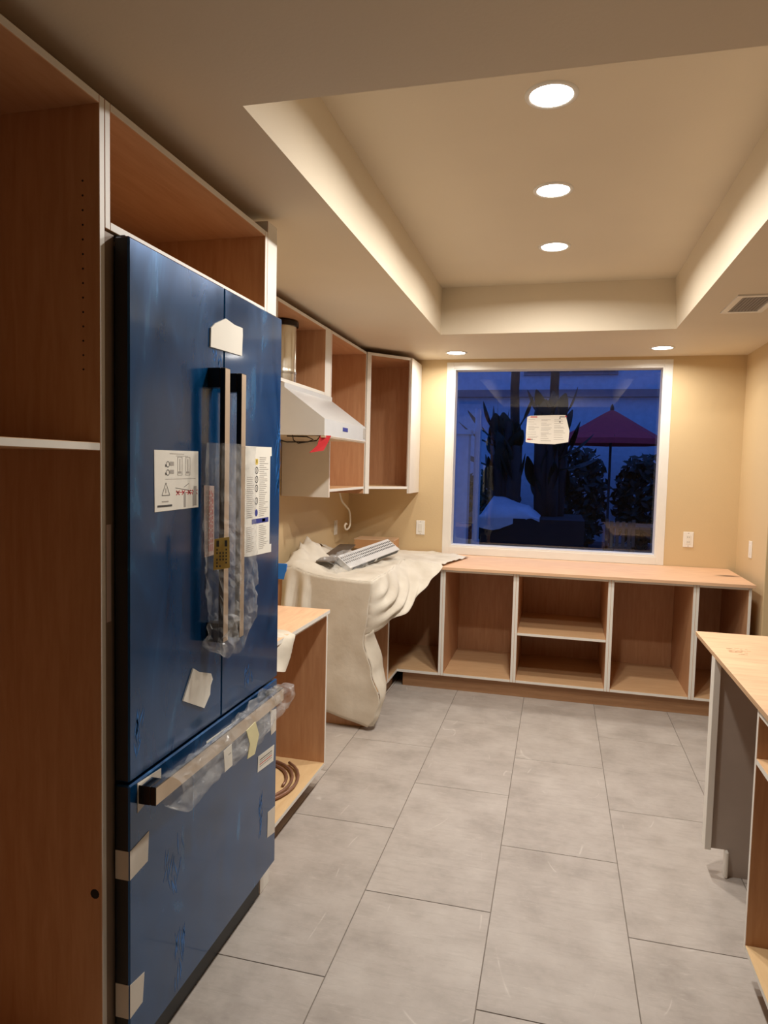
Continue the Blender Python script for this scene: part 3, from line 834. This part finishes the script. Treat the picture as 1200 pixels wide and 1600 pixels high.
for k in range(26):
    x0, y0 = .675 + random.uniform(0, .075), 2.885 + random.uniform(0, .10)
    l_, a_ = random.uniform(.006, .03), random.uniform(-.25, .25)
    st_.poly([(x0, y0, ZB1 + T), (x0 + l_, y0 + a_ * l_, ZB1 + T), (x0 + l_, y0 + a_ * l_ + .0025, ZB1 + T), (x0, y0 + .0025, ZB1 + T)], (0, 0, .0003))
st_.build('ink_stamp', 'toe_board', o)
box('back_panel', 1.42, 1.44, 1.25, 2.906, 0, ZB1, 'white_panel', ig)

# ------------------------------------------------------------------ drop cloth over the corner counter
ZK = ZB1 + T
dc = MB()
def fbm(x, y, s=1.0, o_=3):
    return sum(noise.noise(Vector((x * s * 2 ** k, y * s * 2 ** k, 3.1 + k))) / 2 ** k for k in range(o_))
def mound(x, y):
    m_ = .15 * exp(-(((x + 1.60) / .17) ** 2 + ((y - 4.25) / .30) ** 2)) + .09 * exp(-(((x + 1.66) / .12) ** 2 + ((y - 4.75) / .25) ** 2))
    return m_
def topz(x, y):
    f = fbm(x, y, 3.2)
    r_ = abs(fbm(x + 5, y * 1.3, 4.5, 2))
    m_ = mound(x, y)
    fold = max(0, .022 - .05 * r_) * (1.0 if y > 4.2 else .4)
    dr_ = .018 * max(0, sin(9 * (x - y * .8) + 3 * f)) * exp(-(((x + 1.02) / .22) ** 2 + ((y - 4.75) / .35) ** 2))
    return ZK + .006 + .006 * max(0, f) + fold * .6 + m_ * (1 + .45 * f) + .07 * (m_ / .15) * max(0, .4 - 2 * r_) - .05 * (m_ / .15) * max(0, .25 - 3 * abs(fbm(x * .8 + 2, y + 7, 5, 2))) + dr_
def top_right(y):
    if y < 4.755: return -1.056
    if y < 5.33: return -.775 + (y - 4.755) / (5.33 - 4.755) * .12
    return -.655 - (y - 5.33) / (5.50 - 5.33) * .26
# two grids meet at y = 4.755
def topA(i, j):
    y = 3.925 + j * .83; x = -1.63 + i * (-1.056 + 1.63); return (x, y, topz(x, y))
def topB(i, j):
    y = 4.755 + j * (5.505 - 4.755); x = -1.695 + i * (top_right(max(y, 4.7551)) + 1.695)
    return (x, y, topz(x, y))
dc.grid(topA, 34, 40); dc.grid(topB, 44, 36)
# front fall at the range gap
def lerpt(tab, z):
    for (a, b_), (c_, d_) in zip(tab, tab[1:]):
        if c_ <= z <= a: 
            u = (a - z) / (a - c_); u = u * u * (3 - 2 * u); return b_ + (d_ - b_) * u
    return tab[0][1] if z > tab[0][0] else tab[-1][1]
XR_T = [(.905, -1.056), (.72, -1.075), (.54, -1.10), (.36, -1.045), (.20, -.985), (.10, -1.01), (.0, -1.065)]
def front_y(x, z):
    k = (.905 - z)
    return 3.925 - .02 * k - .012 * sin(5 * x + 6 * z) * k - .02 * fbm(x, z, 2.2) * min(1, k * 3) - .02 * max(0, (x + 1.15) / .15) * k
def hem(x): return .088 + (x + 1.32) * -.25 if x > -1.32 else .085 - (x + 1.32) * .1
def front(i, j):
    z0 = topz(-1.4, 3.925)
    xg = -1.63 + i * .574
    z = z0 + j * (hem(xg) - z0)
    xr = lerpt(XR_T, z)
    x = -1.63 + i * (xr + 1.63)
    z = topz(x, 3.925) * (1 - j) + j * hem(x)
    fold = 0
    if x < -1.45:       # gathered strands hanging by the wall
        fold = .03 * (sin((x + 1.45) * 60) * min(1, j * 5)) - .03 * min(1, j * 4)
    return (x, front_y(x, z) + fold, z)
dc.grid(front, 60, 46)
# right border of the front fall folds back along the side of the cabinet
def ret(i, j):
    z0, z1 = .575, .03
    z = z0 + j * (z1 - z0)
    x = lerpt(XR_T, z)
    w_ = .02 + .16 * sin(pi * min(1, j * 1.02)) ** .8
    y = front_y(x, z)
    return (x + .012 * sin(pi * i) + (-.065 - x) * 0 + i * (-1.035 - x) * .45 + .02 * i, y + w_ * i, z + .035 * i * (1 - j))
dc.grid(ret, 10, 30)
# side flap: hangs over the run's edge, hem rising to the window counter
def border(z):
    x = lerpt(XR_T, z); return Vector((x, front_y(x, z), z))
def flap(i, j):
    L1, L2 = 4.755 - 3.925, .281
    d_ = i * (L1 + L2)
    tp = Vector((-1.056, 3.925 + d_, 0)) if d_ < L1 else Vector((-1.056 + (d_ - L1), 4.755, 0))
    tp.z = topz(tp.x, tp.y)
    u = min(1, i)
    hm = Vector((-1.02, 4.0, .575)).lerp(Vector((-.772, 4.74, ZK + .006)), u)
    hm.z += .03 * sin(11 * u) * (1 - u) - .02 * sin(pi * u)
    p_ = tp.lerp(hm, j)
    n_ = Vector((.85, -.5, 0))
    sag = .03 * sin(pi * j) * (1 - u) ** .5
    # swags: folds that run from the counter corner down towards the hem
    rr_ = math.hypot((u - .05) * 1.3, j * .9)
    wv = (.022 * sin(26 * rr_ + 1.0) * min(1, 3 * j) * (1 - u) ** .6) * min(1, u * 6)
    p_ += n_ * (sag + wv + .012 * j)
    p_.z -= .025 * sin(pi * j) * sin(pi * u)
    z0 = topz(-1.056, 3.925)
    bd = border(z0 + j * (.575 - z0))
    w_ = max(0, 1 - u / .10); w_ = w_ * w_
    return p_.lerp(bd, w_)
dc.grid(flap, 44, 22)
o = dc.build('drop_cloth', 'canvas', None, smooth=True, fix=False)
bm = bmesh.new(); bm.from_mesh(o.data); bmesh.ops.remove_doubles(bm, verts=bm.verts[:], dist=.0025); bmesh.ops.recalc_face_normals(bm, faces=bm.faces[:]); bm.to_mesh(o.data); bm.free()
tag(o, 'beige canvas drop cloth draped over the corner counter and down its end', 'drop cloth')
md = o.modifiers.new('thickness', 'SOLIDIFY'); md.thickness = .0016; md.offset = 1

# things lying on the cloth
cb = thing('cardboard_box', (-1.4, 5.34, ZK + .02), 'flat brown cardboard box lying on the cloth in the corner', 'box')
def rot_box(mb, c_, hx, hy, hz, ang, tilt=0, mi=0):
    ax = Vector((cos(ang), sin(ang), 0)); ay = Vector((-sin(ang) * cos(tilt), cos(ang) * cos(tilt), sin(tilt))); az = ax.cross(ay)
    mb.obox(c_, ax * hx, ay * hy, az * hz, mi); return mb
rot_box(MB(), (-1.40, 5.33, .975), .16, .11, .035, .05).build('carton', 'cardboard', cb)
rot_box(MB(), (-1.40, 5.33, 1.013), .162, .112, .003, .05).build('lid', 'cardboard_light', cb)
rot_box(MB(), (-1.265, 5.215, .985), .03, .004, .022, .05).build('label', 'cardboard_light', cb)
o = rot_box(MB(), (-1.468, 4.52, .990), .06, .42, .003, .13, .02).build('metal_sheet', 'grey_metal')
tag(o, 'thin dark grey metal sheet lying on the drop cloth', 'metal sheet')
gr = thing('slotted_grille', (-1.25, 4.6, .95), 'long chrome slotted grille half in plastic wrap on the drop cloth', 'grille')
ang, tilt = -.22, .07
gc = Vector((-1.262, 4.60, .977))
ax = Vector((cos(ang), sin(ang), 0)); ay = Vector((-sin(ang), cos(ang), tilt)).normalized(); 
# the body leans: its slotted face looks up and towards the room
fx = (ax * .8 + Vector((0, 0, -.55))).normalized(); fz = fx.cross(ay).normalized()
MB().obox(gc, fx * .062, ay * .37, fz * .018).build('body', 'hood_white', gr)
sl = MB()
for k in range(30):
    for q in (-.035, -.012, .011): sl.obox(gc + ay * (-.35 + k * .0242) + fx * q + fz * .0185, fx * .007, ay * .006, fz * .0006)
sl.build('slots', 'dark_grey', gr)['kind'] = 'stuff'
MB().obox(gc + fx * .0625 + ay * .19, fz * .012, ay * .16, fx * .001).build('dark_band', 'black_rubber_and_shade', gr)
MB().obox(gc + fx * .0625 - ay * .17, fz * .012, ay * .16, fx * .001).build('dark_band', 'black_rubber_and_shade', gr)
MB().obox(gc + fx * .03 - fz * .026 + ay * .02, fx * .02, ay * .05, fz * .009).build('foot', 'black_rubber_and_shade', gr)
wp = MB()
def wrap(i, j):
    th = 2 * pi * i; d_ = -.52 + j * .36
    p_ = gc + ay * d_ + fx * cos(th) * (.088 - .01 * (1 - j)) + fz * sin(th) * (.042 - .012 * (1 - j)) + Vector((-.02 * (1 - j), 0, .012 * (1 - j)))
    return p_ + noise.noise_vector(p_ * 22) * .022 + noise.noise_vector(p_ * 55) * .008
wp.grid(wrap, 20, 16)
o = wp.build('plastic_wrap', 'clear_plastic', gr, fix=False)

# blue tape, cloth scrap and hose by the near cabinet
tag(box('blue_tape_roll_edge', -1.70, -1.60, 3.918, 3.93, ZK - .012, ZK + .085, 'blue_tape'), 'bright blue tape flap at the wall end of the cloth covered counter', 'tape')
bpy.context.scene.objects['blue_tape_roll_edge'].name = 'blue_tape'
rg = MB()
def rag(i, j):
    y = 2.42 + i * .20
    if j < .4:
        x = -1.20 + j / .4 * .155; z = ZK + .004 + .006 * sin(20 * i)
    else:
        x = -1.042 + .02 * sin(5 * i + 6 * j); z = ZK + .002 - (j - .4) / .6 * (.13 - .06 * abs(i - .4))
    return (x, y + .015 * sin(9 * j), z)
rg.grid(rag, 12, 14)
tag(rg.build('white_rag', 'canvas', None, smooth=True, fix=False), 'small white cloth scrap hanging over the plywood edge beside the fridge', 'cloth')
hs = MB()
pts = []
for k in range(0, 66):
    a = 2 * pi * k / 30; r_ = .185 + .028 * k / 30
    pts.append((-1.335 + r_ * cos(a) * .95, 2.83 + r_ * sin(a) * 1.05, ZB0 + T + .008 + .0008 * sin(a * 3) + .006 * k / 66))
hs.tube(pts, .007, 8)
tag(hs.build('coiled_hose', 'hose', None, smooth=True), 'coiled brown braided water hose lying in the cabinet beside the fridge', 'hose')

# ------------------------------------------------------------------ plates and cable
def plate(name, label, cat, wall, a, z, kind):
    w_, h_ = .036, .058
    if wall == 'y':
        t = thing(name, (a, YW, z - h_), label, cat)
        box('plate', a - w_, a + w_, YW - .006, YW, z - h_, z + h_, 'white_plastic', t, bevel=.0025)
        if kind == 'outlet':
            box('insert', a - .017, a + .017, YW - .008, YW - .006, z - .034, z + .034, 'paper', t)
            for dz in (-.018, .018):
                for dx in (-.006, .006): box('slot', a + dx - .0012, a + dx + .0012, YW - .0085, YW - .0078, z + dz - .005, z + dz + .005, 'ink', t, bevel=0)
        else:
            box('rocker', a - .016, a + .016, YW - .009, YW - .006, z - .033, z + .033, 'paper', t)
        for dz in (-.048, .048): box('screw', a - .003, a + .003, YW - .007, YW - .006, z + dz - .003, z + dz + .003, 'vent_grey', t, bevel=.001)
    else:
        xw, sg = (XLW, 1) if wall == 'l' else (XRW, -1)
        t = thing(name, (xw, a, z - h_), label, cat)
        f = lambda p, q: (min(xw + sg * p, xw + sg * q), max(xw + sg * p, xw + sg * q))
        box('plate', *f(0, .006), a - w_, a + w_, z - h_, z + h_, 'white_plastic', t, bevel=.0025)
        box('rocker' if kind != 'outlet' else 'insert', *f(.006, .009), a - .016, a + .016, z - .033, z + .033, 'paper', t)
plate('light_switch', 'white rocker switch plate on the window wall below the corner wall cabinet', 'switch', 'y', -1.084, 1.10, 'switch')
plate('power_outlet', 'white outlet plate on the window wall towards the right wall', 'outlet', 'y', .959, 1.10, 'outlet')
plate('power_outlet', 'white outlet plate on the left wall under the wall cabinets', 'outlet', 'l', 5.18, 1.10, 'outlet')
plate('light_switch', 'white rocker switch plate on the right wall', 'switch', 'r', 5.145, 1.085, 'switch')
cb_ = MB()
ctl = [(-1.60, 4.93, 1.42), (-1.598, 4.955, 1.37), (-1.595, 5.0, 1.32), (-1.592, 5.1, 1.275), (-1.59, 5.17, 1.24), (-1.588, 5.195, 1.18), (-1.588, 5.19, 1.12), (-1.59, 5.14, 1.096), (-1.592, 5.09, 1.10), (-1.594, 5.075, 1.125), (-1.594, 5.10, 1.142), (-1.593, 5.12, 1.135)]
def cr(p, n=6):
    o_ = []
    for k in range(len(p) - 1):
        a, b_, c_, d_ = (Vector(p[max(0, min(len(p) - 1, k + q))]) for q in (-1, 0, 1, 2))
        for s in range(n):
            t = s / n
            o_.append(.5 * ((2 * b_) + (c_ - a) * t + (2 * a - 5 * b_ + 4 * c_ - d_) * t * t + (-a + 3 * b_ - 3 * c_ + d_) * t ** 3))
    return o_ + [Vector(p[-1])]
cb_.tube(cr(ctl), .0075, 8)
tag(cb_.build('loose_cable', 'cable_white', None, smooth=True), 'loose white electrical cable hanging below the wall cabinets', 'cable')

# ------------------------------------------------------------------ the garden beyond the window
gd = tag(box('ground_patio', -14, 18, YW + .14, 32, -.3, -.05, 'patio_stone', bevel=0), kind='structure')
gd.name = 'patio'
# neighbour's house
hs_ = thing('neighbour_house', (2, 17, -.05), 'pale stucco house behind the garden with an upper ledge and windows', 'house')
box('upper_wall', -9, 14, 17.0, 17.4, 3.5, 9, 'stucco', hs_, bevel=0)
box('ledge', -9, 14, 16.75, 17.4, 3.33, 3.5, 'stucco_dark', hs_, bevel=0)
box('garden_wall', -9, 14, 16.9, 17.4, -.05, 3.33, 'stucco', hs_, bevel=0)
def house_window(x0, x1, z0, z1, y=17.0):
    wf = box('window', x0, x1, y - .06, y, z0, z1, 'stucco_dark', hs_, bevel=0)
    n_ = max(1, round((x1 - x0) / .95))
    for k in range(n_):
        a = x0 + .07 + k * (x1 - x0 - .07) / n_; b_ = a + (x1 - x0 - .07) / n_ - .07
        box('pane', a, b_, y - .08, y - .061, z0 + .07, z1 - .07, 'out_glass', wf, bevel=0)
house_window(-.9, 1.25, 3.86, 5.2); house_window(-6, -4, 3.86, 5.2); house_window(6, 8.5, 3.86, 5.2)
# white post and downpipe at the side of the terrace
o = MB().box(-1.345, -1.105, 8.6, 8.84, -.05, 2.02).box(-1.37, -1.08, 8.57, 8.87, 2.02, 2.08).build('terrace_post', 'stucco')
tag(o, 'square pale terrace post outside the window', 'post')
o = MB().tube([(-1.0, 8.72, -.05), (-1.0, 8.72, 2.35)], .045, 12).tube([(-1.0, 8.72, .6), (-1.0, 8.72, .7)], .055, 12).build('downpipe', 'tarp', None)
tag(o, 'pale drain pipe standing outside beside the terrace post', 'pipe')
# planter with two clumps of big-leaved plants
o = box('garden_planter', -1.25, .35, 9.2, 10.6, -.05, .95, 'soil')
tag(o, 'low dark raised planter outside the window', 'planter')
def leaf_mesh(L, Wd, bend):
    m_ = MB()
    def fn(i, j):
        s = j; w_ = Wd * (sin(pi * min(1, s * .93 + .05)) ** .7)
        x = (i - .5) * 2
        return (x * w_, bend * s * s * L + .0, s * L - abs(x) * w_ * .25)
    m_.grid(fn, 4, 9); return m_
from mathutils import Quaternion
def big_plant(x, y, z, label, seed, n, hgt, wide, fans):
    """stout leaning stems with short stalks and paddle leaves close to them, and a few leaves spread out as a fan"""
    random.seed(seed)
    t = thing('big_leaf_plant', (x, y, z), label, 'plant', 'big leaved plants outside the window')
    stems = []
    for q in range(5):
        dx, dy = random.uniform(-1, 1) * wide, random.uniform(-.12, .12)
        top = z + hgt * random.uniform(.6, 1)
        MB().tube([(x + dx * .6, y + dy * .6, z), (x + dx * .8, y + dy, (z + top) / 2), (x + dx, y + dy, top)], [.11, .10, .07], 8).build('stem', 'bark', t, smooth=True)
        stems.append((x + dx * .8, y + dy, top))
    def leaf(b0, d_, st, L_, W_, spin):
        st0 = b0 + d_ * st
        rotq = d_.to_track_quat('Z', 'Y'); qz = Quaternion((0, 0, 1), spin)
        lmb = leaf_mesh(L_, W_, random.uniform(.05, .3))
        o_ = MB()
        o_.add([st0 + rotq @ (qz @ Vector(v_)) for v_ in lmb.v], lmb.f)
        o_.tube([b0, b0.lerp(st0, .5), st0 + d_ * .08], .012, 5)
        o_.build('leaf', 'leaf', t, smooth=True, fix=False)
    for k in range(n):
        sx, sy, top = random.choice(stems)
        b0 = Vector((sx, sy, random.uniform(z + .15, top)))
        d_ = Vector((random.uniform(-.45, .45), random.uniform(-.3, .3), random.uniform(.5, 1))).normalized()
        leaf(b0, d_, random.uniform(.05, .2), random.uniform(.32, .5), random.uniform(.09, .14), random.uniform(-.7, .7))
    for fx_, fz_, dx, dz, L_ in fans:
        leaf(Vector((x + fx_, y - .05, fz_)), Vector((dx, -.05, dz)).normalized(), .22, L_, .10, random.uniform(-.4, .4))
big_plant(-.70, 9.75, .95, 'dark clump of tall paddle-leaved plant beside the drain pipe outside', 11, 44, 1.35, .22,
          [(-.15, 1.95, -.8, .75, .40), (-.15, 1.9, -.95, .45, .42), (-.12, 2.0, -.55, .9, .36), (-.15, 1.6, -.8, .3, .35), (.1, 2.1, .5, .9, .32)])
big_plant(-.11, 10.0, .95, 'dark clump of tall paddle-leaved plant next to the red umbrella outside', 23, 44, 1.5, .18,
          [(.1, 1.75, .9, .55, .36), (.1, 1.6, .9, .2, .34), (-.1, 2.2, -.5, .9, .36), (.08, 2.25, .6, .9, .34)])
# tall palm stems rising out of the clumps
for x, y, z1, lb in ((-.655, 10.35, 3.9, 'slim tall palm stem above the plants beside the drain pipe'), (-.09, 10.45, 3.9, 'slim tall palm stem above the plants next to the umbrella')):
    MBt = MB().tube([(x, y, .95), (x + .02, y, 1.8), (x - .02, y, 2.8), (x, y, z1)], [.09, .07, .065, .06], 10)
    tag(MBt.build('palm_stem', 'bark', None, smooth=True), lb, 'palm')
# sheet lying over the front edge of the planter
tm = MB()
def tarpf(i, j):
    x = -1.02 + i * .80
    if j < .6:
        y = 9.95 - j / .6 * .76; z = .965 + (.20 + .05 * sin(4 * i + 1)) * sin(pi * min(1, j / .6)) ** .6 * min(1, 5 * i, 5 * (1 - i)) + .04 * fbm(x, y, 4)
    else:
        y = 9.185 - .02 * sin(7 * i); z = .965 - (j - .6) / .4 * (.10 + .08 * sin(5 * i + .5)) + .02 * fbm(x, 3, 5)
    return (x, y, max(z, .955) if j < .6 else z)
tm.grid(tarpf, 30, 24)
tag(tm.build('pale_sheet', 'tarp', None, smooth=True, fix=False), 'crumpled pale sheet thrown over the edge of the planter outside', 'tarp')
# umbrella
um = thing('patio_umbrella', (.98, 14, -.05), 'red patio umbrella open over the table outside', 'umbrella')
cx, cy_, zt, ze, rr = .95, 14.0, 2.80, 2.22, 1.0
k8 = MB()
def canopy(i, j):
    a = 2 * pi * i; e = cos(pi / 8) / cos((a % (pi / 4)) - pi / 8)
    r_ = rr * j * e
    return (cx + r_ * cos(a), cy_ + r_ * sin(a), zt - (zt - ze) * (j ** 1.15) - .03 * sin(pi * j))
k8.grid(canopy, 64, 8)
def val(i, j):
    a = 2 * pi * i; e = cos(pi / 8) / cos((a % (pi / 4)) - pi / 8); r_ = rr * e
    return (cx + r_ * cos(a), cy_ + r_ * sin(a), ze - .1 * j)
k8.grid(val, 64, 1)
k8.build('canopy', 'umbrella_red', um, fix=False)
MB().tube([(cx, cy_, -.05), (cx, cy_, zt + .02)], .024, 8).build('pole', 'bark', um)
MB().tube([(cx, cy_, zt - .01), (cx, cy_, zt + .05), (cx, cy_, zt + .1)], [.04, .03, .01], 8).build('finial', 'bark', um)
for k in range(8):
    a = 2 * pi * k / 8
    MB().tube([(cx, cy_, zt - .06), (cx + rr * .97 * cos(a), cy_ + rr * .97 * sin(a), ze + .01)], .01, 5).build('rib', 'bark', um)
MB().tube([(cx, cy_, -.05), (cx, cy_, .06)], .25, 16).build('base', 'stucco_dark', um)
tb = thing('patio_table', (1.35, 12.6, -.05), 'wooden patio table below the red umbrella outside', 'table')
for k in range(6): box('plank', .85 + k * .17, 1.01 + k * .17, 12.2, 13.1, .64, .68, 'teak', tb)
for x in (.9, 1.8):
    for y in (12.25, 13.05): box('leg', x, x + .06, y, y + .06, -.05, .64, 'teak', tb)
ch = thing('patio_chair', (.95, 11.6, -.05), 'slatted wooden patio chair in front of the outdoor table', 'chair')
box('seat', .75, 1.2, 11.4, 11.85, .38, .42, 'teak', ch)
for x in (.75, 1.15):
    box('leg', x, x + .05, 11.4, 11.45, -.05, .85, 'teak', ch); box('leg', x, x + .05, 11.8, 11.85, -.05, .38, 'teak', ch)
for k in range(4): box('slat', .82 + k * .09, .87 + k * .09, 11.41, 11.44, .42, .82, 'teak', ch)
# hedge behind
random.seed(31)
for x, y, r_, h_, lb in ((.45, 15.5, .62, 2.05, 'dark leafy shrub behind the planter outside'), (1.75, 15.6, .62, 1.9, 'dark leafy shrub behind the umbrella pole outside'),
                         (3.2, 15.5, .62, 2.4, 'tallest dark leafy shrub, beyond the umbrella outside'), (-1.6, 15.5, .8, 1.5, 'dark leafy shrub far behind the terrace post outside')):
    s_ = MB()
    for q in range(900):
        v_ = Vector((random.gauss(0, 1), random.gauss(0, 1), random.gauss(0, 1))).normalized() * random.uniform(.55, 1)
        c_ = Vector((x + v_.x * r_, y + v_.y * .6, h_ * .5 + v_.z * h_ * .55))
        d1 = Vector((random.uniform(-1, 1), random.uniform(-1, 1), random.uniform(-1, 1))).normalized() * .13; d2 = d1.orthogonal().normalized() * .06
        s_.add([c_ - d1, c_ + d2, c_ + d1, c_ - d2], [(0, 1, 2, 3)])
    t = thing('garden_shrub', (x, y, -.05), lb, 'shrub', 'shrubs behind the patio')
    f_ = s_.build('foliage', 'leaf', t, fix=False); f_['kind'] = 'stuff'
    MB().tube([(x, y, -.05), (x, y, h_ * .6)], .06, 7).build('stem', 'bark', t)
